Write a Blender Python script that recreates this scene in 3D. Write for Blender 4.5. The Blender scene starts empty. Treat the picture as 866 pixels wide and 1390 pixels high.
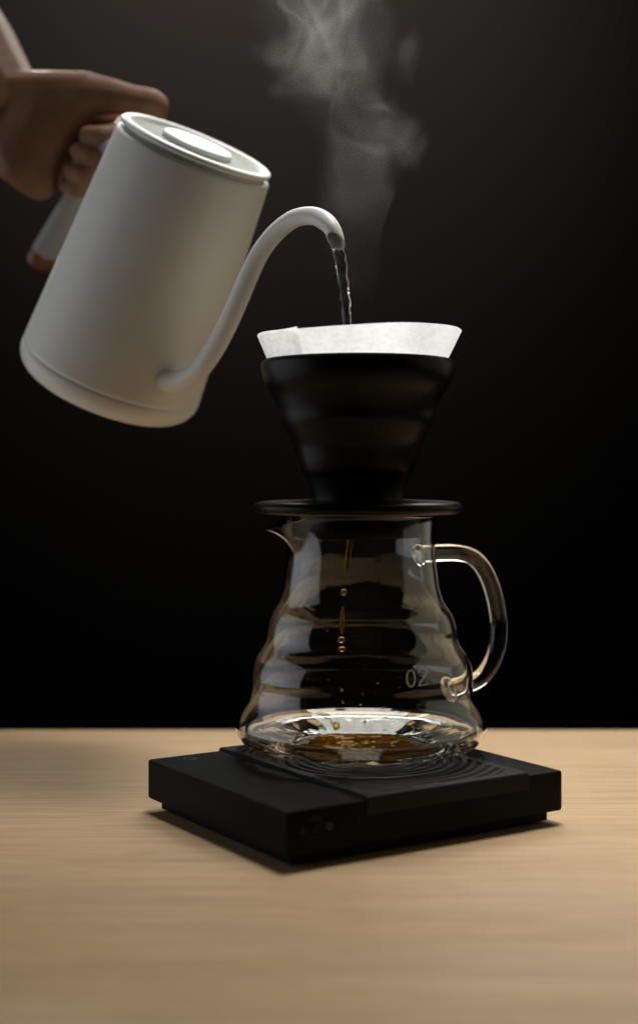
import bpy, bmesh, math, random
from mathutils import Vector, Matrix, noise
random.seed(7)
S = bpy.context.scene
COL = S.collection

# ------------------------------------------------------------------ camera
FPX, CXP, CYP, CAMY, EYE = 1915.0, 433.0, 645.0, -0.700, 0.161
cam = bpy.data.cameras.new("camera"); cam_o = bpy.data.objects.new("camera", cam); COL.objects.link(cam_o)
cam_o.location = (0, CAMY, EYE); cam_o.rotation_euler = (math.radians(90), 0, 0)
cam.sensor_fit = 'VERTICAL'; cam.sensor_height = 36.0; cam.sensor_width = 36.0 * 866 / 1390
cam.lens = 36.0 * FPX / 1390
cam.shift_y = -(1390 / 2 - CYP) / 1390
cam.clip_start = 0.02; cam.clip_end = 60
cam.dof.use_dof = True; cam.dof.focus_distance = 0.690; cam.dof.aperture_fstop = 4.0
S.camera = cam_o

# ------------------------------------------------------------------ world, render, exposure
W = bpy.data.worlds.new("World"); S.world = W; W.use_nodes = True
W.node_tree.nodes["Background"].inputs[0].default_value = (0.0016, 0.0015, 0.0014, 1)
W.node_tree.nodes["Background"].inputs[1].default_value = 1.0
S.view_settings.view_transform = 'Standard'; S.view_settings.look = 'None'
S.view_settings.exposure = 0.0; S.view_settings.gamma = 1.0; S.view_settings.use_curve_mapping = False
S.render.engine = 'CYCLES'
cy = S.cycles
cy.max_bounces = 24; cy.transmission_bounces = 20; cy.glossy_bounces = 10; cy.diffuse_bounces = 5
cy.volume_bounces = 1; cy.transparent_max_bounces = 16
cy.sample_clamp_indirect = 6.0; cy.blur_glossy = 0.6
cy.use_denoising = True
cy.volume_step_rate = 1.0


def area(name, loc, target, sx, sy, power, color=(1, 1, 1), spread=180):
    l = bpy.data.lights.new(name, 'AREA'); l.shape = 'RECTANGLE'; l.size = sx; l.size_y = sy
    l.energy = power; l.color = color; l.spread = math.radians(spread)
    o = bpy.data.objects.new(name, l); COL.objects.link(o); o.location = loc
    o.rotation_euler = (Vector(target) - Vector(loc)).to_track_quat('-Z', 'Y').to_euler()
    return o


area("overhead_softbox", (0.14, 0.70, 0.90), (0.04, -0.03, 0.10), 0.95, 0.42, 1.45, (1.0, 0.975, 0.93), 75)
area("overhead_lamp", (0.10, 0.13, 1.10), (0.12, 0.06, 0.0), 0.26, 0.22, 1.27, (1.0, 0.975, 0.93), 56)
area("added_rim_light", (-0.46, 1.02, 0.86), (-0.215, 0.165, 0.405), 0.10, 0.10, 0.15, (1.0, 0.92, 0.78), 9)  # added narrow beam, only there to brighten the hand's top edge
area("side_softbox_left", (-0.85, 0.06, 0.20), (-0.05, 0.04, 0.20), 1.0, 0.9, 0.95, (0.90, 0.95, 1.0), 95)
area("side_softbox_right", (0.88, 0.17, 0.42), (0.0, 0.10, 0.24), 1.25, 0.8, 1.10, (1.0, 0.945, 0.72))
sp = bpy.data.lights.new("backdrop_spot", 'SPOT'); sp.energy = 165.0; sp.color = (1.0, 0.90, 0.80)
sp.spot_size = math.radians(85); sp.spot_blend = 1.0; sp.shadow_soft_size = 0.15
so = bpy.data.objects.new("backdrop_spot", sp); COL.objects.link(so); so.location = (-0.10, 1.05, 1.75)
so.rotation_euler = (Vector((-0.10, 2.0, 1.27)) - so.location).to_track_quat('-Z', 'Y').to_euler()


# ------------------------------------------------------------------ helpers
PXM = 0.700 / FPX                                  # metres per photograph pixel in the plane of the server axis


def P(px, py, y=0.0):
    d = y - CAMY
    return Vector(((px - CXP) / FPX * d, y, EYE - (py - CYP) / FPX * d))


def ray(px, py):
    return Vector((0, CAMY, EYE)), Vector(((px - CXP) / FPX, 1.0, -(py - CYP) / FPX))


def tag(o, label=None, cat=None, group=None, kind=None):
    if label: o["label"] = label
    if cat: o["category"] = cat
    if group: o["group"] = group
    if kind: o["kind"] = kind
    return o


def empty(name, M, label, cat, group=None):
    o = bpy.data.objects.new(name, None); COL.objects.link(o); o.empty_display_size = 0.02
    o.matrix_world = M
    return tag(o, label, cat, group)


def link(name, me, mat, parent=None, smooth=True):
    if mat is not None:
        me.materials.clear(); me.materials.append(mat)
    if smooth:
        for p in me.polygons: p.use_smooth = True
    o = bpy.data.objects.new(name, me); COL.objects.link(o)
    if parent is not None: o.parent = parent
    return o


def from_bm(name, bm, mat, parent=None, smooth=True):
    bmesh.ops.recalc_face_normals(bm, faces=bm.faces[:])
    me = bpy.data.meshes.new(name); bm.to_mesh(me); bm.free()
    return link(name, me, mat, parent, smooth)


def autosmooth(o, deg=35):
    m = o.modifiers.new("edges", 'EDGE_SPLIT'); m.split_angle = math.radians(deg); return o


def spline(pts, n):
    """Catmull-Rom through tuples of any length, n samples per span"""
    out = []; k = len(pts)
    for i in range(k - 1):
        p0 = pts[max(i - 1, 0)]; p1 = pts[i]; p2 = pts[i + 1]; p3 = pts[min(i + 2, k - 1)]
        for j in range(n):
            t = j / n
            out.append(tuple(0.5 * ((2 * b) + (-a + c) * t + (2 * a - 5 * b + 4 * c - d) * t * t + (-a + 3 * b - 3 * c + d) * t ** 3)
                             for a, b, c, d in zip(p0, p1, p2, p3)))
    out.append(tuple(pts[-1])); return out


def lathe(bm, prof, seg=128, M=None, closed=False, deform=None):
    """prof: list of (r,z). r==0 makes a pole."""
    M = M or Matrix()
    rings = []
    for r, z in prof:
        if r < 1e-7:
            rings.append([bm.verts.new(M @ Vector((0, 0, z)))]); continue
        ring = []
        for i in range(seg):
            a = 2 * math.pi * i / seg
            v = Vector((r * math.cos(a), r * math.sin(a), z))
            if deform: v = deform(v, a, r, z)
            ring.append(bm.verts.new(M @ v))
        rings.append(ring)
    pairs = list(zip(rings, rings[1:])) + ([(rings[-1], rings[0])] if closed else [])
    for A, B in pairs:
        for i in range(seg):
            j = (i + 1) % seg
            q = [A[i % len(A)], A[j % len(A)], B[j % len(B)], B[i % len(B)]]
            u = []
            for v in q:
                if v not in u: u.append(v)
            if len(u) > 2: bm.faces.new(u)
    return bm


def tube(bm, pts, rad, seg=20, caps=True, flat=None, up=None, jig=None):
    pts = [Vector(p) for p in pts]; rings = []; n = len(pts)
    prev = None
    for i, p in enumerate(pts):
        t = (pts[min(i + 1, n - 1)] - pts[max(i - 1, 0)]).normalized()
        if prev is None:
            ref = Vector(up) if up else (Vector((0, 0, 1)) if abs(t.z) < .9 else Vector((1, 0, 0)))
            x = (ref - t * ref.dot(t)).normalized()
        else:
            x = (prev - t * prev.dot(t)).normalized()
        prev = x; yv = t.cross(x)
        ring = []
        for k in range(seg):
            a = 2 * math.pi * k / seg
            rr = rad[i] * (jig(i / (n - 1), a) if jig else 1.0)
            ring.append(bm.verts.new(p + (x * math.cos(a) + yv * math.sin(a) * (flat or 1)) * rr))
        rings.append(ring)
    for A, B in zip(rings, rings[1:]):
        for k in range(seg):
            bm.faces.new((A[k], A[(k + 1) % seg], B[(k + 1) % seg], B[k]))
    if caps:
        bm.faces.new(rings[0]); bm.faces.new(rings[-1])
    return rings


def box_bm(x0, x1, y0, y1, z0, z1, bevel=0.0, seg=2):
    bm = bmesh.new()
    bmesh.ops.create_cube(bm, size=1, matrix=Matrix.Translation(((x0 + x1) / 2, (y0 + y1) / 2, (z0 + z1) / 2)) @ Matrix.Diagonal((x1 - x0, y1 - y0, z1 - z0, 1)))
    if bevel: bmesh.ops.bevel(bm, geom=bm.edges[:], offset=bevel, segments=seg, profile=0.6, affect='EDGES')
    return bm


def blob_mesh(name, chains, voxel, smooth_it=6, sub=2):
    """union of sphere chains: chains = [[(Vector, r), ...], ...] -> one continuous skin"""
    bm = bmesh.new()
    for ch in chains:
        for (p, r), (q, s) in zip(ch, ch[1:]):
            n = max(2, int((q - p).length / (0.17 * min(r, s))) + 1)
            for i in range(n + 1):
                t = i / n
                bmesh.ops.create_icosphere(bm, subdivisions=sub, radius=r + (s - r) * t, matrix=Matrix.Translation(p.lerp(q, t)))
    me = bpy.data.meshes.new(name + "_src"); bm.to_mesh(me); bm.free()
    o = bpy.data.objects.new(name + "_src", me); COL.objects.link(o)
    m = o.modifiers.new("r", 'REMESH'); m.mode = 'VOXEL'; m.voxel_size = voxel
    if smooth_it:
        s = o.modifiers.new("s", 'SMOOTH'); s.factor = 0.5; s.iterations = smooth_it
    dg = bpy.context.evaluated_depsgraph_get()
    out = bpy.data.meshes.new_from_object(o.evaluated_get(dg))
    bpy.data.objects.remove(o); bpy.data.meshes.remove(me)
    out.name = name
    return out


# ------------------------------------------------------------------ materials
def mat(name):
    m = bpy.data.materials.new(name); m.use_nodes = True
    nt = m.node_tree; return m, nt, nt.nodes, nt.links, nt.nodes["Principled BSDF"]


def simple(name, color, rough=0.5, spec=0.5, bump=0.0, bscale=800, var=0.0, vscale=60, coat=0.0):
    m, nt, N, L, b = mat(name)
    b.inputs["Base Color"].default_value = (*color, 1); b.inputs["Roughness"].default_value = rough
    b.inputs["Specular IOR Level"].default_value = spec; b.inputs["Coat Weight"].default_value = coat
    tc = N.new("ShaderNodeTexCoord")
    if var:
        n = N.new("ShaderNodeTexNoise"); n.inputs["Scale"].default_value = vscale; n.inputs["Detail"].default_value = 5
        L.new(tc.outputs["Object"], n.inputs["Vector"])
        mr = N.new("ShaderNodeMapRange"); mr.inputs[3].default_value = 1 - var; mr.inputs[4].default_value = 1 + var
        L.new(n.outputs[0], mr.inputs[0])
        mx = N.new("ShaderNodeVectorMath"); mx.operation = 'SCALE'; mx.inputs[0].default_value = color
        L.new(mr.outputs[0], mx.inputs["Scale"]); L.new(mx.outputs[0], b.inputs["Base Color"])
        r2 = N.new("ShaderNodeMapRange"); r2.inputs[3].default_value = max(rough - .08, 0.02); r2.inputs[4].default_value = rough + .08
        L.new(n.outputs[0], r2.inputs[0]); L.new(r2.outputs[0], b.inputs["Roughness"])
    if bump:
        n2 = N.new("ShaderNodeTexNoise"); n2.inputs["Scale"].default_value = bscale; n2.inputs["Detail"].default_value = 3
        L.new(tc.outputs["Object"], n2.inputs["Vector"])
        bp = N.new("ShaderNodeBump"); bp.inputs["Strength"].default_value = bump; bp.inputs["Distance"].default_value = 0.0004
        L.new(n2.outputs[0], bp.inputs["Height"]); L.new(bp.outputs[0], b.inputs["Normal"])
    return m


def glassy(name, color, ior, rough=0.0, density=0.0):
    m, nt, N, L, b = mat(name)
    N.remove(b)
    g = N.new("ShaderNodeBsdfGlass"); g.inputs["Color"].default_value = (*color, 1); g.inputs["IOR"].default_value = ior
    g.inputs["Roughness"].default_value = rough
    L.new(g.outputs[0], N["Material Output"].inputs["Surface"])
    return m


M_kettle = simple("white_powder_coat", (0.80, 0.79, 0.745), 0.42, 0.40, bump=0.10, bscale=1500, var=0.03, vscale=25)
M_handle = simple("warm_grey_handle", (0.24, 0.232, 0.222), 0.5, 0.35, bump=0.08, bscale=1500, var=0.03, vscale=25)
M_lid_in = simple("darkened_lid_recess", (0.24, 0.265, 0.23), 0.65, 0.15, var=0.03)  # lid's white painted darker, standing for the dark room it mirrors
M_lid = simple("white_lid_plastic", (0.82, 0.83, 0.80), 0.38, 0.5, var=0.02)
M_black = simple("black_scale_plastic", (0.0060, 0.0060, 0.0063), 0.60, 0.07, bump=0.25, bscale=2600, var=0.12, vscale=40)
M_pad = simple("black_platform_plastic", (0.0080, 0.0080, 0.0084), 0.52, 0.15, bump=0.2, bscale=2600, var=0.12, vscale=40)
M_dark = simple("black_recess", (0.006, 0.006, 0.006), 0.7, 0.2)
M_mark = simple("grey_print", (0.085, 0.085, 0.09), 0.6, 0.3)
M_ceramic = simple("black_ceramic_glaze", (0.0052, 0.0046, 0.0042), 0.32, 0.14, bump=0.05, bscale=400, var=0.12, vscale=50)
M_glass = glassy("clear_borosilicate_glass", (0.985, 0.985, 0.975), 1.47)
M_water = glassy("clear_water", (0.99, 0.99, 0.99), 1.333)
M_coffee = glassy("amber_coffee", (0.99, 0.82, 0.38), 1.34)
_n = M_coffee.node_tree.nodes; _l = M_coffee.node_tree.links          # oils and fines scatter a little light
_d = _n.new("ShaderNodeBsdfDiffuse"); _d.inputs[0].default_value = (0.62, 0.27, 0.03, 1)
_m = _n.new("ShaderNodeMixShader"); _m.inputs[0].default_value = 0.10
_g = next(x for x in _n if x.type == 'BSDF_GLASS')
_l.new(_g.outputs[0], _m.inputs[1]); _l.new(_d.outputs[0], _m.inputs[2]); _l.new(_m.outputs[0], _n["Material Output"].inputs["Surface"])
M_print = simple("pale_glass_print", (0.60, 0.60, 0.58), 0.6, 0.3)
M_amber = simple("brown_wood_cap", (0.13, 0.050, 0.014), 0.45, 0.4, var=0.25, vscale=90)


def wood_material():
    m, nt, N, L, b = mat("pale_oak_veneer")
    tc = N.new("ShaderNodeTexCoord")
    def stretched(sx, sy, sz, scale, detail, rough=0.6, dist=0.0):
        mp = N.new("ShaderNodeMapping"); mp.inputs["Scale"].default_value = (sx, sy, sz)
        L.new(tc.outputs["Object"], mp.inputs["Vector"])
        n = N.new("ShaderNodeTexNoise"); n.inputs["Scale"].default_value = scale; n.inputs["Detail"].default_value = detail
        n.inputs["Roughness"].default_value = rough; n.inputs["Distortion"].default_value = dist
        L.new(mp.outputs[0], n.inputs["Vector"]); return n
    broad = stretched(0.7, 9, 1, 3.0, 4, dist=0.4)
    grain = stretched(2.2, 120, 1, 4.0, 6, 0.65)
    pore = stretched(9, 420, 1, 5.0, 3, 0.5)
    cr = N.new("ShaderNodeValToRGB"); e = cr.color_ramp.elements
    e[0].position = 0.28; e[0].color = (0.49, 0.340, 0.198, 1)
    e[1].position = 0.72; e[1].color = (0.57, 0.405, 0.240, 1)
    L.new(broad.outputs[0], cr.inputs[0])
    cg = N.new("ShaderNodeValToRGB"); e = cg.color_ramp.elements
    e[0].position = 0.36; e[0].color = (0.66, 0.61, 0.55, 1); e[1].position = 0.60; e[1].color = (1.03, 1.02, 1.0, 1)
    L.new(grain.outputs[0], cg.inputs[0])
    m1 = N.new("ShaderNodeMix"); m1.data_type = 'RGBA'; m1.blend_type = 'MULTIPLY'; m1.inputs[0].default_value = 0.85
    L.new(cr.outputs[0], m1.inputs[6]); L.new(cg.outputs[0], m1.inputs[7])
    cp = N.new("ShaderNodeValToRGB"); e = cp.color_ramp.elements
    e[0].position = 0.32; e[0].color = (0.56, 0.49, 0.42, 1); e[1].position = 0.42; e[1].color = (1, 1, 1, 1)
    L.new(pore.outputs[0], cp.inputs[0])
    m2 = N.new("ShaderNodeMix"); m2.data_type = 'RGBA'; m2.blend_type = 'MULTIPLY'; m2.inputs[0].default_value = 0.7
    L.new(m1.outputs[2], m2.inputs[6]); L.new(cp.outputs[0], m2.inputs[7])
    L.new(m2.outputs[2], b.inputs["Base Color"])
    b.inputs["Roughness"].default_value = 0.52; b.inputs["Specular IOR Level"].default_value = 0.35
    ad = N.new("ShaderNodeMath"); ad.operation = 'ADD'; L.new(grain.outputs[0], ad.inputs[0]); L.new(pore.outputs[0], ad.inputs[1])
    bp = N.new("ShaderNodeBump"); bp.inputs["Strength"].default_value = 0.25; bp.inputs["Distance"].default_value = 0.0003
    L.new(ad.outputs[0], bp.inputs["Height"]); L.new(bp.outputs[0], b.inputs["Normal"])
    return m


def paper_material():
    m, nt, N, L, b = mat("white_filter_paper"); N.remove(b)
    tc = N.new("ShaderNodeTexCoord")
    n = N.new("ShaderNodeTexNoise"); n.inputs["Scale"].default_value = 260; n.inputs["Detail"].default_value = 7; n.inputs["Roughness"].default_value = 0.7
    mp = N.new("ShaderNodeMapping"); mp.inputs["Scale"].default_value = (1, 1, 1.7)
    L.new(tc.outputs["Object"], mp.inputs[0]); L.new(mp.outputs[0], n.inputs["Vector"])
    cr = N.new("ShaderNodeValToRGB"); e = cr.color_ramp.elements
    e[0].position = 0.3; e[0].color = (0.80, 0.81, 0.815, 1); e[1].position = 0.55; e[1].color = (0.97, 0.98, 0.985, 1)
    L.new(n.outputs[0], cr.inputs[0])
    d = N.new("ShaderNodeBsdfDiffuse"); t = N.new("ShaderNodeBsdfTranslucent")
    L.new(cr.outputs[0], d.inputs[0]); L.new(cr.outputs[0], t.inputs[0])
    bp = N.new("ShaderNodeBump"); bp.inputs["Strength"].default_value = 0.3; bp.inputs["Distance"].default_value = 0.0003
    L.new(n.outputs[0], bp.inputs["Height"]); L.new(bp.outputs[0], d.inputs["Normal"]); L.new(bp.outputs[0], t.inputs["Normal"])
    mx = N.new("ShaderNodeMixShader"); mx.inputs[0].default_value = 0.83
    L.new(d.outputs[0], mx.inputs[1]); L.new(t.outputs[0], mx.inputs[2]); L.new(mx.outputs[0], N["Material Output"].inputs[0])
    return m


def skin_material():
    m, nt, N, L, b = mat("skin")
    tc = N.new("ShaderNodeTexCoord")
    n = N.new("ShaderNodeTexNoise"); n.inputs["Scale"].default_value = 45; n.inputs["Detail"].default_value = 6
    L.new(tc.outputs["Object"], n.inputs["Vector"])
    cr = N.new("ShaderNodeValToRGB"); e = cr.color_ramp.elements
    e[0].position = 0.3; e[0].color = (0.17, 0.078, 0.043, 1); e[1].position = 0.7; e[1].color = (0.24, 0.125, 0.072, 1)
    L.new(n.outputs[0], cr.inputs[0]); L.new(cr.outputs[0], b.inputs["Base Color"])
    b.inputs["Roughness"].default_value = 0.6; b.inputs["Specular IOR Level"].default_value = 0.2
    b.inputs["Subsurface Weight"].default_value = 0.25; b.inputs["Subsurface Scale"].default_value = 0.004
    b.inputs["Subsurface Radius"].default_value = (1.0, 0.35, 0.2)
    n2 = N.new("ShaderNodeTexNoise"); n2.inputs["Scale"].default_value = 380; n2.inputs["Detail"].default_value = 4
    L.new(tc.outputs["Object"], n2.inputs["Vector"])
    bp = N.new("ShaderNodeBump"); bp.inputs["Strength"].default_value = 0.35; bp.inputs["Distance"].default_value = 0.0006
    L.new(n2.outputs[0], bp.inputs["Height"]); L.new(bp.outputs[0], b.inputs["Normal"])
    return m


STEAM_DENSITY = 9.5


def steam_material():
    m, nt, N, L, b = mat("steam_vapour"); N.remove(b)
    tc = N.new("ShaderNodeTexCoord")
    warp = N.new("ShaderNodeTexNoise"); warp.inputs["Scale"].default_value = 16; warp.inputs["Detail"].default_value = 2
    L.new(tc.outputs["Object"], warp.inputs["Vector"])
    sub = N.new("ShaderNodeVectorMath"); sub.operation = 'SUBTRACT'; sub.inputs[1].default_value = (.5, .5, .5)
    L.new(warp.outputs["Color"], sub.inputs[0])
    sc = N.new("ShaderNodeVectorMath"); sc.operation = 'SCALE'; sc.inputs["Scale"].default_value = 0.075
    L.new(sub.outputs[0], sc.inputs[0])
    ad = N.new("ShaderNodeVectorMath"); ad.operation = 'ADD'; L.new(tc.outputs["Object"], ad.inputs[0]); L.new(sc.outputs[0], ad.inputs[1])
    mp = N.new("ShaderNodeMapping"); mp.inputs["Scale"].default_value = (1.0, 1.0, 0.42); mp.inputs["Rotation"].default_value = (0, math.radians(16), 0)
    L.new(ad.outputs[0], mp.inputs[0])
    n = N.new("ShaderNodeTexNoise"); n.inputs["Scale"].default_value = 44; n.inputs["Detail"].default_value = 6; n.inputs["Roughness"].default_value = 0.6; n.inputs["Distortion"].default_value = 0.5
    L.new(mp.outputs[0], n.inputs["Vector"])
    ml = N.new("ShaderNodeMapRange"); ml.interpolation_type = 'SMOOTHSTEP'
    ml.inputs[1].default_value = 0.38; ml.inputs[2].default_value = 0.72; ml.inputs[3].default_value = 0.05; ml.inputs[4].default_value = 0.75
    L.new(n.outputs[0], ml.inputs[0])
    n3 = N.new("ShaderNodeTexNoise"); n3.inputs["Scale"].default_value = 22; n3.inputs["Detail"].default_value = 1.5; n3.inputs["Distortion"].default_value = 0.6
    L.new(mp.outputs[0], n3.inputs["Vector"])
    d1 = N.new("ShaderNodeMath"); d1.operation = 'SUBTRACT'; d1.inputs[1].default_value = 0.5; L.new(n3.outputs[0], d1.inputs[0])
    d2 = N.new("ShaderNodeMath"); d2.operation = 'ABSOLUTE'; L.new(d1.outputs[0], d2.inputs[0])
    sh = N.new("ShaderNodeMapRange"); sh.interpolation_type = 'SMOOTHSTEP'
    sh.inputs[1].default_value = 0.045; sh.inputs[2].default_value = 0.0; sh.inputs[3].default_value = 0.0; sh.inputs[4].default_value = 0.85
    L.new(d2.outputs[0], sh.inputs[0])
    mr = N.new("ShaderNodeMath"); mr.operation = 'ADD'; L.new(ml.outputs[0], mr.inputs[0]); L.new(sh.outputs[0], mr.inputs[1])
    fine = N.new("ShaderNodeTexNoise"); fine.inputs["Scale"].default_value = 1400; fine.inputs["Detail"].default_value = 1
    L.new(tc.outputs["Object"], fine.inputs["Vector"])
    fr = N.new("ShaderNodeMapRange"); fr.inputs[1].default_value = 0.42; fr.inputs[2].default_value = 0.72; fr.inputs[3].default_value = 0.15; fr.inputs[4].default_value = 2.6
    L.new(fine.outputs[0], fr.inputs[0])
    # the column: soft tube round a curved axis, plus three rolled lobes, all in warped space
    sx = N.new("ShaderNodeSeparateXYZ"); L.new(ad.outputs[0], sx.inputs[0])
    def M(op, x, y=None):
        q = N.new("ShaderNodeMath"); q.operation = op
        for i, u in enumerate((x, y)):
            if u is None: continue
            if isinstance(u, (int, float)): q.inputs[i].default_value = u
            else: L.new(u, q.inputs[i])
        return q.outputs[0]
    Z0, Z1 = P(0, 450).z, P(0, -60).z
    fac = N.new("ShaderNodeMapRange"); fac.inputs[1].default_value = Z0; fac.inputs[2].default_value = Z1; L.new(sx.outputs[2], fac.inputs[0])
    def curve(rows):
        c = N.new("ShaderNodeFloatCurve"); cu = c.mapping.curves[0]
        while len(cu.points) < len(rows): cu.points.new(0.5, 0.5)
        for pnt, (py, val) in zip(cu.points, sorted(rows, key=lambda r: -r[0])): pnt.location = ((P(0, py).z - Z0) / (Z1 - Z0), val)
        c.mapping.update(); L.new(fac.outputs[0], c.inputs["Value"]); return c.outputs[0]
    ax = [(446, 478), (400, 474), (350, 466), (300, 468), (250, 474), (200, 482), (150, 472), (100, 452), (50, 438), (0, 440), (-60, 445)]
    rr = [(446, 30), (400, 34), (350, 36), (300, 44), (250, 58), (200, 70), (150, 76), (100, 82), (50, 86), (0, 96), (-60, 110)]
    dn = [(446, .05), (400, .10), (350, .16), (300, .34), (250, .62), (200, .95), (150, 1.0), (100, 1.0), (50, .95), (0, .9), (-60, .9)]
    cx = M('ADD', M('MULTIPLY', curve([(y, (x - 400) / 100) for y, x in ax]), 100 * PXM), (400 - CXP) * PXM)
    rad = M('MULTIPLY', curve([(y, r / 120) for y, r in rr]), 120 * PXM)
    dx = M('SUBTRACT', sx.outputs[0], cx); dy = M('MULTIPLY', M('SUBTRACT', sx.outputs[1], 0.008), 1.25)
    dist = M('DIVIDE', M('SQRT', M('ADD', M('MULTIPLY', dx, dx), M('MULTIPLY', dy, dy))), rad)
    def soft(x):
        q = N.new("ShaderNodeMapRange"); q.interpolation_type = 'SMOOTHSTEP'
        q.inputs[1].default_value = 1.0; q.inputs[2].default_value = 0.35; q.inputs[3].default_value = 0.0; q.inputs[4].default_value = 1.0
        L.new(x, q.inputs[0]); return q.outputs[0]
    f = M('MULTIPLY', soft(dist), curve(dn))
    for bx, by, bd, br, amp in ((530, 160, .022, 44, .7), (556, 188, .028, 32, .8), (533, 70, .03, 44, .55), (392, 75, .0, 46, .8), (412, 150, .0, 34, .6)):
        c = P(bx, by, bd)
        dv = N.new("ShaderNodeVectorMath"); dv.operation = 'DISTANCE'; dv.inputs[1].default_value = c; L.new(ad.outputs[0], dv.inputs[0])
        f = M('MAXIMUM', f, M('MULTIPLY', soft(M('DIVIDE', dv.outputs["Value"], br * PXM)), amp))
    a = M('MULTIPLY', mr.outputs[0], fr.outputs[0])
    a2 = M('MULTIPLY', a, f)
    a3n = M('MULTIPLY', a2, STEAM_DENSITY)
    v = N.new("ShaderNodeVolumePrincipled"); v.inputs["Color"].default_value = (0.97, 0.95, 0.93, 1); v.inputs["Anisotropy"].default_value = 0.1
    v.inputs["Density Attribute"].default_value = ""
    L.new(a3n, v.inputs["Density"]); L.new(v.outputs[0], N["Material Output"].inputs["Volume"])
    m.cycles.volume_step_rate = 0.25
    return m


M_wood = wood_material(); M_paper = paper_material(); M_skin = skin_material(); M_steam = steam_material()
M_wall = simple("black_backdrop_cloth", (0.012, 0.0108, 0.0102), 0.95, 0.05, var=0.05, vscale=4)

# ------------------------------------------------------------------ backdrop
bm = bmesh.new()
prof = [(-0.9, -1.2), (1.4, -1.2)] + [(1.4 + 0.6 * math.sin(t), -0.6 - 0.6 * math.cos(t)) for t in [i * math.pi / 20 for i in range(1, 11)]] + [(2.0, 0.2), (2.0, 2.8)]
rows = [[bm.verts.new((x, y, z)) for x in (-2.6, 2.6)] for y, z in prof]
for A, B in zip(rows, rows[1:]): bm.faces.new((A[0], A[1], B[1], B[0]))
tag(from_bm("backdrop", bm, M_wall), "plain black backdrop hanging behind the wooden table", "backdrop", kind="structure")

# ------------------------------------------------------------------ table
TABLE_Z = -0.0026
tab = from_bm("table", box_bm(-0.42, 0.42, -0.310, 0.2075, -0.0325, TABLE_Z, 0.0015, 3), M_wood, None, False)
tag(tab, "pale oak wooden table top with fine horizontal grain", "table")

# ------------------------------------------------------------------ kitchen scale
UL, VL, ZT = 0.152, 0.1293, 0.0225
B0 = Vector((-0.0133, -0.120, 0.0)); ANG = math.atan2(0.5434, 0.8388)
SM = Matrix.Translation(B0) @ Matrix.Rotation(ANG, 4, 'Z'); SMI = SM.inverted()
scale = empty("kitchen_scale", SM, "flat black coffee scale lying under the glass server on the table", "scale")


def hit_local(px, py, axis, val):
    o, d = ray(px, py); o = SMI @ o; d = SMI.to_3x3() @ d
    t = (val - o[axis]) / d[axis]; return o + d * t


body_bm = box_bm(0, UL, 0, VL, 0.0034, ZT, 0.0016, 2)
autosmooth(from_bm("housing", body_bm, M_black, scale), 30)
autosmooth(from_bm("base_tray", box_bm(0.005, UL - 0.005, 0.005, VL - 0.005, -0.0014, 0.0036, 0.0006), M_black, scale), 30)
for fx in (0.016, UL - 0.016):
    for fy in (0.016, VL - 0.016):
        bm = bmesh.new(); lathe(bm, [(0, 0), (0.0055, 0), (0.006, 0.0004), (0.006, 0.0012), (0, 0.0012)], 24, Matrix.Translation((fx, fy, TABLE_Z)))
        from_bm("rubber_foot", bm, M_dark, scale)

# weighing platform: a plate folded over the two long sides, with concentric grooves
PU0, PU1, PZ = 0.0400, 0.1306, ZT + 0.0016
GC = Vector((0.0853, 0.0650))


def groove(u, v):
    if not (0.0445 < u < 0.1262 and 0.004 < v < VL - 0.004): return 0.0
    r = math.hypot(u - GC.x, v - GC.y)
    if r < 0.010 or r > 0.0682: return 0.0
    k = (r - 0.0110) / 0.0048; d = abs(k - round(k)) * 0.0048
    e = min(u - 0.0445, 0.1262 - u, v - 0.004, VL - 0.004 - v)
    s = max(0.0, min(1.0, (0.00125 - d) / 0.0007)) * max(0, min(1, e / 0.0006))
    return -0.0011 * s


cross = []                                   # (v, z, inner v, inner z, on_top)
for z in (0.0160, 0.0190, 0.0218): cross.append((-0.0005, z, 0.0012, z, 0))
for t in (0.25, 0.5, 0.75, 1.0):
    a = t * math.pi / 2; cross.append((-0.0005 + 0.0016 * (1 - math.cos(a)), PZ - 0.0016 + 0.0016 * math.sin(a), 0.0014, ZT - 0.0008, 0))
nv = 270
for i in range(1, nv): cross.append((0.0011 + (VL - 0.0022) * i / nv, PZ, 0.0011 + (VL - 0.0022) * i / nv, ZT - 0.0008, 1))
for v, z, iv, iz, tp in list(reversed(cross[:7])): cross.append((VL - v, z, VL - iv, iz, 0))
bm = bmesh.new(); nu = 190; cols = []
cols.append([bm.verts.new((PU0, iv, iz)) for v, z, iv, iz, tp in cross])
cols.append([bm.verts.new((PU0, v, z - 0.0004)) for v, z, iv, iz, tp in cross])
for i in range(nu + 1):
    u = PU0 + 0.0004 + (PU1 - PU0 - 0.0008) * i / nu
    cols.append([bm.verts.new((u, v, z + (groove(u, v) if tp else 0))) for v, z, iv, iz, tp in cross])
cols.append([bm.verts.new((PU1, v, z - 0.0004)) for v, z, iv, iz, tp in cross])
cols.append([bm.verts.new((PU1, iv, iz)) for v, z, iv, iz, tp in cross])
for A, B in zip(cols, cols[1:]):
    for k in range(len(cross) - 1): bm.faces.new((A[k], A[k + 1], B[k + 1], B[k]))
autosmooth(from_bm("weighing_platform", bm, M_pad, scale), 40)

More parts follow.
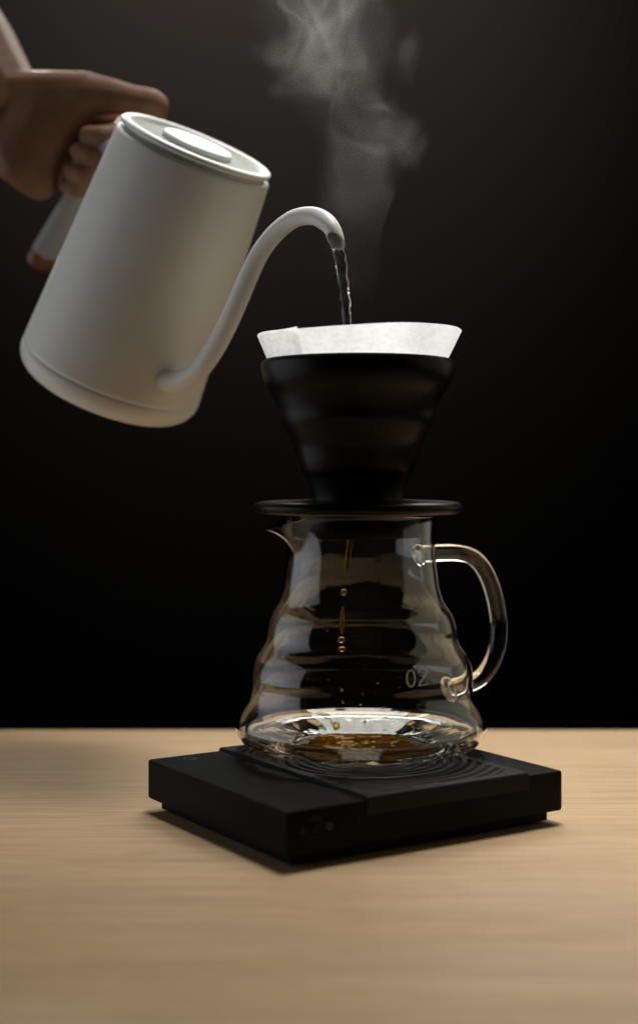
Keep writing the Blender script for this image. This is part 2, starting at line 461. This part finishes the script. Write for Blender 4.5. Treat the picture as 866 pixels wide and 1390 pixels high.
# switch, marks and port on the front face (v = 0)
q = hit_local(427, 1124, 1, 0.0)
RX = Matrix.Rotation(math.radians(90), 4, 'X')
bm = bmesh.new(); lathe(bm, [(0, 0.0007), (0.0028, 0.0007), (0.0032, 0.0003), (0.0032, -0.001)], 32, Matrix.Translation((q.x, 0, q.z)) @ RX)
kn = from_bm("switch_knob", bm, M_black, scale)
bm = bmesh.new(); lathe(bm, [(0.0033, 0.0001), (0.0036, 0.0006), (0.0043, 0.0006), (0.0046, -0.0003)], 32, Matrix.Translation((q.x, 0, q.z)) @ RX)
from_bm("switch_ring", bm, M_dark, scale)
q = hit_local(447, 1121, 1, 0.0)
bm = bmesh.new(); lathe(bm, [(0.0009, 0.0001), (0.0009, 0.0002), (0.0015, 0.0002), (0.0015, 0.0001)], 24, Matrix.Translation((q.x, 0, q.z)) @ RX)
from_bm("off_mark", bm, M_mark, scale)
q = hit_local(411, 1128, 1, 0.0)
from_bm("on_mark", box_bm(q.x - 0.0002, q.x + 0.0002, -0.0002, 0.0002, q.z - 0.0015, q.z + 0.0015), M_mark, scale, False)
q = hit_local(476, 1116, 1, 0.0)


def stadium(bm, cx, cz, hw, hr, y0, y1, n=10):
    loop = [(cx + hw + hr * math.sin(t), cz + hr * math.cos(t)) for t in [i * math.pi / n for i in range(n + 1)]]
    loop += [(cx - hw - hr * math.sin(t), cz - hr * math.cos(t)) for t in [i * math.pi / n for i in range(n + 1)]]
    A = [bm.verts.new((x, y0, z)) for x, z in loop]; B = [bm.verts.new((x, y1, z)) for x, z in loop]
    for i in range(len(loop)):
        j = (i + 1) % len(loop); bm.faces.new((A[i], A[j], B[j], B[i]))
    return A, B, loop


bm = bmesh.new(); A, B, lp = stadium(bm, q.x, q.z, 0.0032, 0.0017, -0.0004, 0.001)
A2 = [bm.verts.new((q.x + (x - q.x) * 0.84, -0.0004, q.z + (z - q.z) * 0.72)) for x, z in lp]
B2 = [bm.verts.new((q.x + (x - q.x) * 0.84, 0.0004, q.z + (z - q.z) * 0.72)) for x, z in lp]
for i in range(len(lp)):
    j = (i + 1) % len(lp); bm.faces.new((A[i], A[j], A2[j], A2[i])); bm.faces.new((A2[i], A2[j], B2[j], B2[i]))
port = autosmooth(from_bm("charging_port", bm, M_dark, scale), 30)
from_bm("port_tongue", box_bm(q.x - 0.0026, q.x + 0.0026, -0.00035, 0.0004, q.z - 0.0003, q.z + 0.0003), M_black, port, False)
# touch ring printed on the top at the far left
q = hit_local(258, 1030, 2, ZT)
bm = bmesh.new(); lathe(bm, [(0.0027, 0.00005), (0.0027, 0.00012), (0.0032, 0.00012), (0.0032, 0.00005)], 36, Matrix.Translation((q.x, q.y, ZT)))
from_bm("touch_ring", bm, M_mark, scale)

# ------------------------------------------------------------------ glass server
SX = 0.02065                                       # axis of the server
zpx = lambda y: EYE - (y - CYP) * PXM
SF = PZ + 0.0002                                   # where it stands
outer_key = [(0.0, SF + 0.0022), (0.018, SF + 0.0020), (0.030, SF + 0.0008), (0.0360, SF), (0.0430, SF + 0.0012), (0.0520, SF + 0.0038),
             (157 * PXM, zpx(1006)), (166.5 * PXM, zpx(995)), (169.6 * PXM, zpx(983)), (165 * PXM, zpx(966)), (154.6 * PXM, zpx(948)),
             (151.2 * PXM, zpx(931)), (150.8 * PXM, zpx(908)), (144 * PXM, zpx(888)), (132.5 * PXM, zpx(868)), (130 * PXM, zpx(848)), (124 * PXM, zpx(830)),
             (114.4 * PXM, zpx(815)), (108.4 * PXM, zpx(797)), (105.5 * PXM, zpx(778)), (102.3 * PXM, zpx(757)), (101.3 * PXM, zpx(738)), (101.5 * PXM, zpx(720)),
             (102.2 * PXM, zpx(706)), (103.2 * PXM, 0.1405)]
outer = spline(outer_key, 6)
inner = []
for i, (r, z) in enumerate(outer):
    a = outer[max(i - 1, 0)]; b = outer[min(i + 1, len(outer) - 1)]
    dr, dz = b[0] - a[0], b[1] - a[1]; l = math.hypot(dr, dz) or 1
    th = 0.0026 if z < SF + 0.006 and r < 0.05 else 0.0017
    f = min(1, max(0, (r - 0.040) / 0.014)) if z < SF + 0.012 else 1
    th = 0.0026 * (1 - f) + 0.0017 * f
    inner.append((max(0.0, r - dz / l * th), z + dr / l * th))
inner[0] = (0.0, inner[0][1])
for i, (r, z) in enumerate(inner):                 # heavy bottom: inner cone shaped to mirror the softbox as a white band
    if 0.0285 < r < 0.0575 and z < SF + 0.012:
        inner[i] = (r, max(z, SF + 0.0026 + (r - 0.0285) * math.tan(math.radians(18.5))))
RIMZ = 0.1417
rim = [(outer[-1][0] - 0.0001, RIMZ - 0.0006), (outer[-1][0] - 0.0008, RIMZ - 0.0002), (inner[-1][0] + 0.0002, RIMZ - 0.0006)]
TH_S = math.radians(205)                           # pouring lip direction: left and a little toward the camera
SP_Z0 = zpx(750)


def lip(v, a, r, z):
    d = (a - TH_S + math.pi) % (2 * math.pi) - math.pi
    if abs(z - (SF + 0.0026 + (r - 0.0285) * math.tan(math.radians(18.5)))) < 1e-5 and 0.0285 < r < 0.0575:
        k = min(1, (r - 0.0285) / 0.004, (0.0575 - r) / 0.004)      # waviness added to break the softbox's reflection into a jagged band
        return v + Vector((0, 0, 0.00030 * k * noise.noise(Vector((math.cos(a) * 7, math.sin(a) * 7, r * 90))) + 0.00014 * k * noise.noise(Vector((math.cos(a) * 18, math.sin(a) * 18, r * 200)))))
    if z < SP_Z0: return v
    t = min(1, (z - SP_Z0) / (RIMZ - SP_Z0))
    w = math.exp(-(abs(d) / 0.30) ** 1.5)
    k = w * (t ** 1.35)
    dirv = Vector((math.cos(TH_S), math.sin(TH_S), 0))
    v = v + dirv * (0.0145 * k) + Vector((0, 0, -0.0070 * w * t ** 2))
    tang = Vector((-math.sin(TH_S), math.cos(TH_S), 0))
    return v - tang * (v.dot(tang) * 0.45 * w * t)


serv = empty("coffee_server", Matrix.Translation((SX, 0, SF)), "clear wavy glass coffee server standing on the black scale under the dripper", "coffee server")
MI = Matrix.Translation((0, 0, -SF))
bm = bmesh.new(); lathe(bm, outer + rim + inner[::-1], 192, MI, deform=lip)
from_bm("glass_body", bm, M_glass, serv)


def r_outer(z):
    best = None
    for (r0, z0), (r1, z1) in zip(outer[40:], outer[41:]):
        if z0 <= z <= z1: return r0 + (r1 - r0) * (z - z0) / max(z1 - z0, 1e-9)
    return outer[-1][0] if z > outer[-1][1] else outer[40][0]


def r_inner(z):
    c = [p for p in inner[30:]]
    for (r0, z0), (r1, z1) in zip(c, c[1:]):
        if z0 <= z <= z1: return r0 + (r1 - r0) * (z - z0) / max(z1 - z0, 1e-9)
    return c[-1][0]


# handle: a solid glass rod bent in a vertical plane, to the right and slightly away
PH = math.radians(30); ch, sh = math.cos(PH), math.sin(PH)


def hpt(px, py):
    k = (px - CXP) / FPX; R = (k * 0.7 - SX) / (ch - k * sh)
    y = R * sh; return Vector((R * ch, y, EYE - (py - CYP) / FPX * (y - CAMY) - SF)), R


hp = [hpt(x, y)[0] for x, y in [(600, 751), (626, 751), (650, 764), (667, 797), (676.5, 845), (673, 884), (659, 912), (642, 926)]]
rt = r_outer(zpx(753)); rb = r_outer(zpx(926))
zt = hp[0].z + 0.0002; zb = hpt(612, 935)[0].z
start = [Vector(((rt - 0.0012) * ch, (rt - 0.0012) * sh, zt - 0.0006)), Vector(((rt + 0.003) * ch, (rt + 0.003) * sh, zt))]
end = [Vector(((rb + 0.002) * ch, (rb + 0.002) * sh, zb + 0.0008)), Vector(((rb - 0.0012) * ch, (rb - 0.0012) * sh, zb))]
path = spline([tuple(p) for p in start + hp[1:] + end], 8)
n = len(path)
rad = []
for i in range(n):
    t = i / (n - 1); r = 0.0044
    r += 0.0022 * math.exp(-(t / 0.035) ** 2) + 0.0026 * math.exp(-((1 - t) / 0.035) ** 2)
    rad.append(r)
bm = bmesh.new(); tube(bm, path, rad, 28, True, flat=1.0)
from_bm("handle", bm, M_glass, serv)


# printed 02 on the front of the glass
def glass_hit(px, py):
    o, d = ray(px, py); t = 0.62
    while t < 0.72:
        p = o + d * t
        if math.hypot(p.x - SX, p.y) < r_outer(p.z) + 0.00006: return p
        t += 0.00005
    return p


def ribbon(bm, pts, w):
    L = []; Rr = []
    for i, (x, y) in enumerate(pts):
        a = pts[max(i - 1, 0)]; b = pts[min(i + 1, len(pts) - 1)]
        if pts[0] == pts[-1] and i in (0, len(pts) - 1): a, b = pts[-2], pts[1]
        dx, dy = b[0] - a[0], b[1] - a[1]; l = math.hypot(dx, dy); nx, ny = -dy / l * w / 2, dx / l * w / 2
        L.append(bm.verts.new(glass_hit(x + nx, y + ny) - Vector((SX, 0, SF)))); Rr.append(bm.verts.new(glass_hit(x - nx, y - ny) - Vector((SX, 0, SF))))
    for i in range(len(pts) - 1): bm.faces.new((L[i], L[i + 1], Rr[i + 1], Rr[i]))


zero = [(557.6 + 5.4 * math.cos(t) + 0.02 * 12 * math.sin(t), 921 + 11.2 * math.sin(t)) for t in [i * 2 * math.pi / 40 for i in range(40)]]
zero.append(zero[0])
two = spline([(568.2, 913.0), (569.4, 909.2), (573.4, 907.3), (577.6, 909.0), (578.4, 913.2), (576.0, 918.0), (568.6, 929.6)], 6)
for shape in (zero, two + [(569.4, 930.2)], [(568.2, 930.4), (580.2, 928.9)]):
    bm = bmesh.new(); ribbon(bm, shape, 1.9)
    o = from_bm("printed_digit_stroke", bm, M_print, serv)

# ------------------------------------------------------------------ coffee in the server
floor_z = inner[0][1]


def in_floor(r):
    for (r0, z0), (r1, z1) in zip(inner, inner[1:]):
        if r0 <= r <= r1: return z0 + (z1 - z0) * (r - r0) / max(r1 - r0, 1e-9)
    return inner[40][1]


bm = bmesh.new(); nr, na = 70, 260; top = []; bot = []
for i in range(nr + 1):
    tr = []; br = []
    for k in range(na):
        a = 2 * math.pi * k / na
        Rm = 0.0275 * (1 + 0.22 * noise.noise(Vector((math.cos(a) * 1.3, math.sin(a) * 1.3, 3.1))) + 0.05 * noise.noise(Vector((math.cos(a) * 5, math.sin(a) * 5, 9.1))))
        r = Rm * max(i, 0.02) / nr; x, y = r * math.cos(a), r * math.sin(a)
        edge = min(1, (1 - i / nr) * 7); edge = math.sqrt(edge)
        h = 0.0006 * edge + edge * (0.00055 * noise.noise(Vector((x * 110, y * 110, 1))) + 0.00042 * noise.noise(Vector((x * 300, y * 420, 5))) + 0.00026 * noise.noise(Vector((x * 620, y * 800, 8))))
        zf = in_floor(r)
        tr.append(bm.verts.new((x, y, zf + max(h, 0.00008 * edge) - SF))); br.append(bm.verts.new((x, y, zf - 0.00025 - SF)))
    top.append(tr); bot.append(br)
for i in range(nr):
    for k in range(na):
        j = (k + 1) % na
        bm.faces.new((top[i][k], top[i][j], top[i + 1][j], top[i + 1][k])); bm.faces.new((bot[i][k], bot[i + 1][k], bot[i + 1][j], bot[i][j]))
for k in range(na):
    j = (k + 1) % na; bm.faces.new((top[nr][k], top[nr][j], bot[nr][j], bot[nr][k]))
bm.faces.new(top[0]); bm.faces.new(bot[0])
pud = from_bm("coffee_puddle", bm, M_coffee); pud.location = (SX, 0, SF)
tag(pud, "shallow puddle of amber coffee at the bottom of the glass server", "coffee")

# falling drops
DX, DY = P(466, 700).x, 0.004


def drop(pts, label):
    bm = bmesh.new()
    rings = [(P(x, y, DY), w * PXM / 2) for x, y, w in pts]
    s = spline([(p.x, p.y, p.z, r) for p, r in rings], 6)
    tube(bm, [q[:3] for q in s], [max(q[3], 0.00008) for q in s], 18, True, up=(1, 0, 0))
    o = from_bm("coffee_drop", bm, M_coffee)
    tag(o, label, "coffee drop", "coffee drops falling inside the server")


def ball(x, y, w, h): return [(x + 0, y - h / 2 * math.cos(t), w * math.sin(t)) for t in [i * math.pi / 8 for i in range(9)]]


drop([(475.5, 726, 8), (475, 733, 8.5), (474, 742, 7.6), (472.5, 754, 7.5), (471.5, 766, 7), (470.5, 775, 4), (469.8, 783, 1.2), (469.5, 786, .3)], "long amber coffee thread hanging from the dripper outlet, topmost drop")
drop(ball(466.5, 804, 8.6, 9.5), "round coffee drop alone in the middle of the falling row")
drop([(465.4, 824, .3), (465.2, 829, 3.2), (464.6, 838, 6.0), (464.4, 847, 6.4), (464.2, 855, 4.6), (463.6, 861, .5)], "stretched spindle shaped coffee drop above the two lowest round ones")
drop(ball(463.3, 868, 9.2, 8.2), "round coffee drop just under the stretched spindle drop")
drop(ball(464.2, 881.5, 9.6, 9.5), "lowest round coffee drop of the falling row, beside the glass wall")
bm = bmesh.new(); c = P(456.5, 986, 0.018)
bmesh.ops.create_uvsphere(bm, u_segments=18, v_segments=12, radius=0.0017, matrix=Matrix.Translation(c) @ Matrix.Diagonal((1.15, 1, 0.8, 1)))
tag(from_bm("coffee_drop", bm, M_coffee), "amber coffee drop splashing up just above the puddle", "coffee drop", "coffee drops falling inside the server")

# fine droplets clinging inside the glass
bm = bmesh.new(); rnd = random.Random(3)
for i in range(70):
    a = rnd.uniform(0, 2 * math.pi); y = rnd.choice([rnd.uniform(930, 1000), rnd.uniform(955, 1000), rnd.uniform(840, 980)])
    z = zpx(y); r = r_inner(z) + 0.00005; s = rnd.choice([0.00018, 0.00022, 0.0003, 0.00042])
    bmesh.ops.create_icosphere(bm, subdivisions=2, radius=s, matrix=Matrix.Translation((SX + r * math.cos(a), r * math.sin(a), z)) @ Matrix.Diagonal((1, 1, rnd.uniform(.9, 1.5), 1)))
tag(from_bm("water_droplets", bm, M_water), "fine clear droplets clinging to the inside of the glass server", "droplets", kind="stuff")

# ------------------------------------------------------------------ dripper
AX = P(485.5, 0).x
drip = empty("coffee_dripper", Matrix.Translation((AX, 0, RIMZ)), "black ceramic cone dripper sitting on the rim of the glass server", "coffee dripper")
DI = Matrix.Translation((0, 0, -RIMZ))
dk = [(62, 679), (62.5, 672), (64.5, 663), (69, 651), (75.5, 640), (80, 628), (83, 617), (87, 604), (95, 589), (103, 573), (107.5, 556), (115, 538), (124, 524), (129, 512), (131.2, 501), (130.6, 494), (127.5, 489.6)]
dout = spline([(r * PXM, zpx(y)) for r, y in dk], 5)
din = [(123.5 * PXM, zpx(489.2)), (120.5 * PXM, zpx(492)), (118 * PXM, zpx(500))] + [(r, z) for r, z in [(100 * PXM, zpx(535)), (60 * PXM, zpx(605)), (26 * PXM, zpx(662)), (20 * PXM, zpx(676))]]
bm = bmesh.new(); lathe(bm, dout + din, 160, DI); from_bm("cone", bm, M_ceramic, drip)
pb = RIMZ + 0.0001
pl = [(20 * PXM, zpx(677)), (62 * PXM, zpx(678.2)), (120 * PXM, zpx(679.6)), (134 * PXM, zpx(681)), (140 * PXM, zpx(684)), (142 * PXM, zpx(688.5)), (140.5 * PXM, zpx(693)), (135 * PXM, pb + 0.0002), (100 * PXM, pb),
      (34 * 2.55 * PXM, pb - 0.0002), (86 * PXM, zpx(712)), (85.6 * PXM, zpx(726)), (84 * PXM, zpx(728.6)), (80 * PXM, zpx(728.6)), (78.5 * PXM, zpx(726)), (78 * PXM, zpx(705)), (20 * PXM, zpx(704))]
bm = bmesh.new(); lathe(bm, pl, 160, DI, closed=True); autosmooth(from_bm("base_plate", bm, M_ceramic, drip), 50)

# ------------------------------------------------------------------ paper filter
filt = empty("paper_filter", Matrix.Translation((AX, 0, zpx(489))), "white paper coffee filter with folded seam lining the black dripper", "paper filter")
FZ = -zpx(489)


def edge_px(a):
    """height (photo px) of the torn-straight top edge round the cone"""
    return 453.5 + 6.5 * (-math.cos(a)) * 0.7 + 1.2 * math.sin(3 * a + 1)


def paper_pt(a, t, off=0.0):
    zb = zpx(640); zt_ = zpx(edge_px(a)); z = zb + (zt_ - zb) * t
    r0, z0 = 121.5 * PXM, zpx(489)
    r = r0 + (z - z0) * (0.40 if z > z0 else 0.560)
    if z > z0:
        k = (z - z0) / 0.0125
        r += k * (0.0009 * math.cos(2 * (a - 0.3)) + 0.0006 * math.cos(5 * a + 0.7) + 0.0004 * math.sin(9 * a))
    return Vector(((r + off) * math.cos(a), (r + off) * math.sin(a), z + FZ))


bm = bmesh.new(); na = 180; rows = []
ts = [0, .2, .4, .6, .7, .76, .8, .84, .88, .92, .96, 1.0]
for t in ts: rows.append([bm.verts.new(paper_pt(2 * math.pi * k / na, t)) for k in range(na)])
for A, B in zip(rows, rows[1:]):
    for k in range(na): bm.faces.new((A[k], A[(k + 1) % na], B[(k + 1) % na], B[k]))
from_bm("paper_cone", bm, M_paper, filt)
bm = bmesh.new(); rows = []
a0, a1 = math.radians(182), math.radians(234)
for t in [.5, .6, .7, .76, .8, .84, .88, .92, .96, 1.0]:
    row = []
    for k in range(31):
        a = a0 + (a1 - a0) * k / 30; o = 0.00035 + 0.0011 * max(0, (k - 24) / 6) ** 2 * (0.3 if t < .8 else 1)
        p = paper_pt(a, t, o)
        if t == 1.0: p.z += 0.0008 * max(0, (k - 22) / 8)
        row.append(bm.verts.new(p))
    rows.append(row)
for A, B in zip(rows, rows[1:]):
    for k in range(30): bm.faces.new((A[k], A[k + 1], B[k + 1], B[k]))
from_bm("seam_flap", bm, M_paper, filt)

# ------------------------------------------------------------------ kettle
KY = 0.12
Ra, Rf, Rt, KH = 0.0537, 0.0126, 0.0430, 0.1526
ka = Vector((0.3832, -0.3132, 0)); ka.z = math.sqrt(1 - ka.length_squared)
o_, d_ = ray(142.04, 530.42); kb = o_ + d_ * (KY - CAMY)
kr = Vector((0.54834437, -0.67987014, -0.48692407)); kr = (kr - ka * kr.dot(ka)).normalized(); ks = ka.cross(kr)
KM = Matrix((kr, ks, ka)).transposed().to_4x4(); KM.translation = kb
kettle = empty("kettle", KM, "white gooseneck kettle tilted to pour water into the paper filter", "kettle")
RB = Rt + 0.0014
r_at = lambda h: Ra + (RB - Ra) * (h - Rf) / (KH - 0.0065 - Rf)
prof = [(0, 0.0012), (Ra - Rf - 0.004, 0.0010), (Ra - Rf - 0.001, 0.0)] + [(Ra - Rf + Rf * math.sin(t), Rf - Rf * math.cos(t)) for t in [i * math.pi / 24 for i in range(1, 12)]]
prof += [(r_at(Rf), Rf), (r_at(0.0150), 0.0150), (r_at(0.0152) - 0.00025, 0.0153), (r_at(0.0157) - 0.00025, 0.0156), (r_at(0.0159), 0.0159)]
prof += [(r_at(h), h) for h in (0.018, 0.03, 0.06, 0.09, 0.12, KH - 0.0085)]
prof += [(r_at(KH - 0.0072) - 0.0001, KH - 0.0072), (RB - 0.0006, KH - 0.0062), (RB - 0.0016, KH - 0.0058), (Rt - 0.0030, KH - 0.0058), (Rt - 0.0032, KH - 0.0030)]
bm = bmesh.new(); lathe(bm, prof, 160); autosmooth(from_bm("body", bm, M_kettle, kettle), 60)
lidp = [(Rt - 0.0034, KH - 0.0036), (Rt - 0.0008, KH - 0.0036), (Rt + 0.0001, KH - 0.0030), (Rt + 0.0004, KH - 0.0020), (Rt + 0.0001, KH - 0.0010), (Rt - 0.0008, KH - 0.0003), (Rt - 0.0022, KH),
        (Rt - 0.0038, KH - 0.0002), (Rt - 0.0046, KH - 0.0008), (Rt - 0.0050, KH - 0.0022), (Rt - 0.0056, KH - 0.0028), (0, KH - 0.0028)]
bm = bmesh.new(); lathe(bm, lidp, 128); lid = from_bm("lid", bm, M_lid, kettle)
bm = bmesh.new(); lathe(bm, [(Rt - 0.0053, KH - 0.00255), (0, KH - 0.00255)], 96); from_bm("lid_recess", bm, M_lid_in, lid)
bm = bmesh.new(); lathe(bm, [(0.0195, KH - 0.0027), (0.0200, KH - 0.0006), (0.0197, KH + 0.0003), (0.0188, KH + 0.0009), (0.0100, KH + 0.0011), (0, KH + 0.0011)], 96); from_bm("lid_knob", bm, M_lid, lid)
# dark contact ring under the base
bm = bmesh.new(); lathe(bm, [(0, -0.0012), (0.034, -0.0012), (0.0355, -0.0006), (0.0355, 0.0012)], 64); from_bm("base_ring", bm, M_dark, kettle)
# spout
sp_pts = [(0.0485, 0.0330), (0.0535, 0.0335), (0.0585, 0.0352), (0.0660, 0.0405), (0.0753, 0.0505), (0.0808, 0.0648), (0.0836, 0.0814), (0.0845, 0.0965), (0.0850, 0.1114), (0.0868, 0.1244), (0.0925, 0.1372), (0.1017, 0.1479), (0.1137, 0.1541), (0.1245, 0.1553), (0.1320, 0.1537), (0.1372, 0.1502)]
sp = spline([(x, 0.0, z) for x, z in sp_pts], 6)
n = len(sp); rads = [0.0059 + (0.0045 - 0.0059) * min(1, i / (n * 0.75)) + 0.0012 * math.exp(-(i / 6) ** 2) - 0.0006 * max(0, (i / n - 0.85) / 0.15) for i in range(n)]
bm = bmesh.new(); rings = tube(bm, sp, rads, 36, False, up=(0, 1, 0))
tip = Vector(sp[-1]); tt = (tip - Vector(sp[-3])).normalized()
cutd = KM.to_3x3().inverted() @ Vector((-0.80, -0.60, 0.25)); cutd = (cutd - tt * cutd.dot(tt)).normalized()
m_ = len(rings)
for j in range(1, 13):                              # oblique cut: the wall toward the viewer ends sooner
    wgt = (1 - (j - 1) / 12) ** 1.5
    for v in rings[-j]:
        c_ = (v.co - Vector(sp[-j])).dot(cutd) / rads[-j]
        v.co -= tt * (0.0036 * c_ * wgt)
sp_o = from_bm("spout", bm, M_kettle, kettle)
sm = sp_o.modifiers.new("wall", 'SOLIDIFY'); sm.thickness = 0.0007; sm.offset = -1
# handle: an upright bar behind the body, joined by an arm near the lid
hb = spline([(-RB + 0.001, 0, 0.1165), (-0.055, 0, 0.1200), (-0.074, 0, 0.1215), (-0.0875, 0, 0.1190), (-0.0930, 0, 0.1110), (-0.0945, 0, 0.1000), (-0.0975, 0, 0.0811), (-0.1042, 0, 0.0610), (-0.1112, 0, 0.0421)], 6)
n = len(hb)
bm = bmesh.new(); tube(bm, hb, [0.0062 + 0.0016 * min(1, i / (n * .5)) for i in range(n)], 28, True, flat=1.35, up=(0, 0, 1))
autosmooth(from_bm("handle", bm, M_handle, kettle), 50)
cp = [Vector(hb[-1]) + (Vector(hb[-1]) - Vector(hb[-3])).normalized() * s for s in (0.0002, 0.002, 0.008, 0.0105, 0.0112)]
bm = bmesh.new(); tube(bm, cp, [0.0074, 0.0077, 0.0077, 0.0068, 0.004], 28, True, flat=1.35, up=(-1, 0, 0))
autosmooth(from_bm("handle_cap", bm, M_amber, kettle), 50)

# ------------------------------------------------------------------ water stream
ws = [(447, 311, -0.0165, 9), (451.5, 318, -0.0180, 14), (455.5, 327, -0.0190, 15), (459.5, 340, -0.019, 13.2), (462.5, 355, -0.0193, 13.6), (465.3, 375, -0.0195, 12.6), (467.6, 395, -0.0196, 11.4), (469.6, 415, -0.0197, 10.6), (471.3, 435, -0.0198, 10.0), (472.6, 455, -0.0198, 9.6), (474.5, 500, -0.0198, 9)]
ss = spline([(*P(x, y, d), w * PXM * 0.58) for x, y, d, w in ws], 10)
bm = bmesh.new()
tube(bm, [q[:3] for q in ss], [q[3] for q in ss], 24, True, up=(1, 0, 0),
     jig=lambda t, a: 1 + 0.26 * noise.noise(Vector((math.cos(a) * 0.9, math.sin(a) * 0.9, t * 11))) + 0.16 * noise.noise(Vector((math.cos(a) * 1.6 + 7, math.sin(a) * 1.6, t * 26))))
tag(from_bm("water_stream", bm, M_water), "clear stream of water falling from the kettle spout into the filter", "water")

# ------------------------------------------------------------------ hand
def H(x, y, d, r): return (P(x, y, d), r * (d - CAMY) / FPX)


chains = [
    # forearm and wrist
    [H(-170, -95, .26, 82), H(-95, 5, .225, 78), H(-45, 75, .20, 72), H(-12, 125, .182, 64), H(12, 158, .172, 57)],
    [H(-30, 100, .19, 66), H(-8, 165, .175, 60)],
    # thumb along the top, its end bent down
    [H(112, 128, .150, 32), H(150, 131, .145, 25), H(180, 136, .142, 20.5), H(203, 140, .141, 21), H(210, 144, .143, 20.5), H(208, 160, .150, 18), H(200, 178, .158, 16)],
    # the four fingers come round the bar from behind, tips toward the left
    [H(20, 160, .184, 44), H(120, 160, .192, 22), H(172, 172, .166, 17), H(165, 182, .139, 16), H(138, 185, .132, 15), H(120, 183, .136, 13)],
    [H(15, 175, .184, 44), H(112, 185, .192, 22), H(160, 197, .169, 17), H(152, 206, .142, 16), H(126, 209, .135, 15), H(107, 206, .140, 13)],
    [H(10, 188, .184, 42), H(104, 212, .192, 20), H(148, 222, .173, 16), H(140, 232, .147, 15), H(114, 236, .140, 14), H(97, 231, .146, 12)],
    [H(8, 195, .182, 38), H(96, 236, .192, 17), H(134, 246, .178, 14), H(127, 254, .154, 13), H(105, 257, .147, 12.5), H(90, 252, .153, 11)],
]
# ball of the thumb and heel of the palm: one fan of rows, so that no ridges show
ends = spline([(118, 128, .148, 31), (100, 150, .148, 28), (80, 176, .150, 26), (64, 203, .153, 25), (56, 228, .157, 26), (54, 246, .160, 27)], 3)
nE = len(ends)
for i, (ex, ey, ed, er) in enumerate(ends):
    t = i / (nE - 1)
    wx, wy, wr = 13 - 11 * t, 140 + 52 * t, 44 - 4 * t
    mx_, my_ = (wx + ex) / 2 + 2, (wy + ey) / 2 + (-2 + 4 * t)
    chains.append([H(wx, wy, .172, wr), H(mx_, my_, .156, 36 - 2 * t), H(ex, ey, ed, er)])
hm = blob_mesh("hand", chains, 0.0012, 9)
hand = link("hand", hm, M_skin)
tag(hand, "bare hand and wrist reaching in from the left, gripping the kettle handle", "hand")

# ------------------------------------------------------------------ steam
def V(x, y, d, r): return (P(x, y, d), (r * 1.12 + 12) * (d - CAMY) / FPX)


plume = [
    [V(478, 438, .0, 20), V(472, 400, .0, 38), V(465, 350, .01, 36), V(466, 300, .01, 40), V(470, 250, .01, 52), V(478, 200, .01, 62), V(470, 150, .01, 66), V(450, 100, .01, 66), V(432, 50, .01, 68), V(428, 0, .01, 72), V(430, -60, .01, 80)],
    [V(415, 190, .005, 22), V(400, 140, .0, 36), V(382, 85, .0, 46), V(378, 35, .0, 48), V(384, -20, .0, 52), V(390, -60, .0, 56)],
    [V(500, 130, .02, 50), V(530, 165, .025, 48), V(560, 189, .03, 44)],
    [V(470, 60, .02, 50), V(510, 40, .03, 40), V(538, 78, .035, 24)],
    [V(538, 82, .035, 22), V(540, 45, .035, 22), V(520, 0, .03, 30), V(500, -60, .03, 50)],
    [V(440, 270, .005, 24), V(425, 235, .0, 24), V(450, 190, .0, 30)],
    [V(445, 330, .0, 24), V(425, 345, .0, 18), V(430, 290, .0, 22)],
]
pm = blob_mesh("steam", plume, 0.0030, 10)
steam = link("steam", pm, M_steam)
tag(steam, "thin wisps of white steam rising from the filter", "steam", kind="stuff")
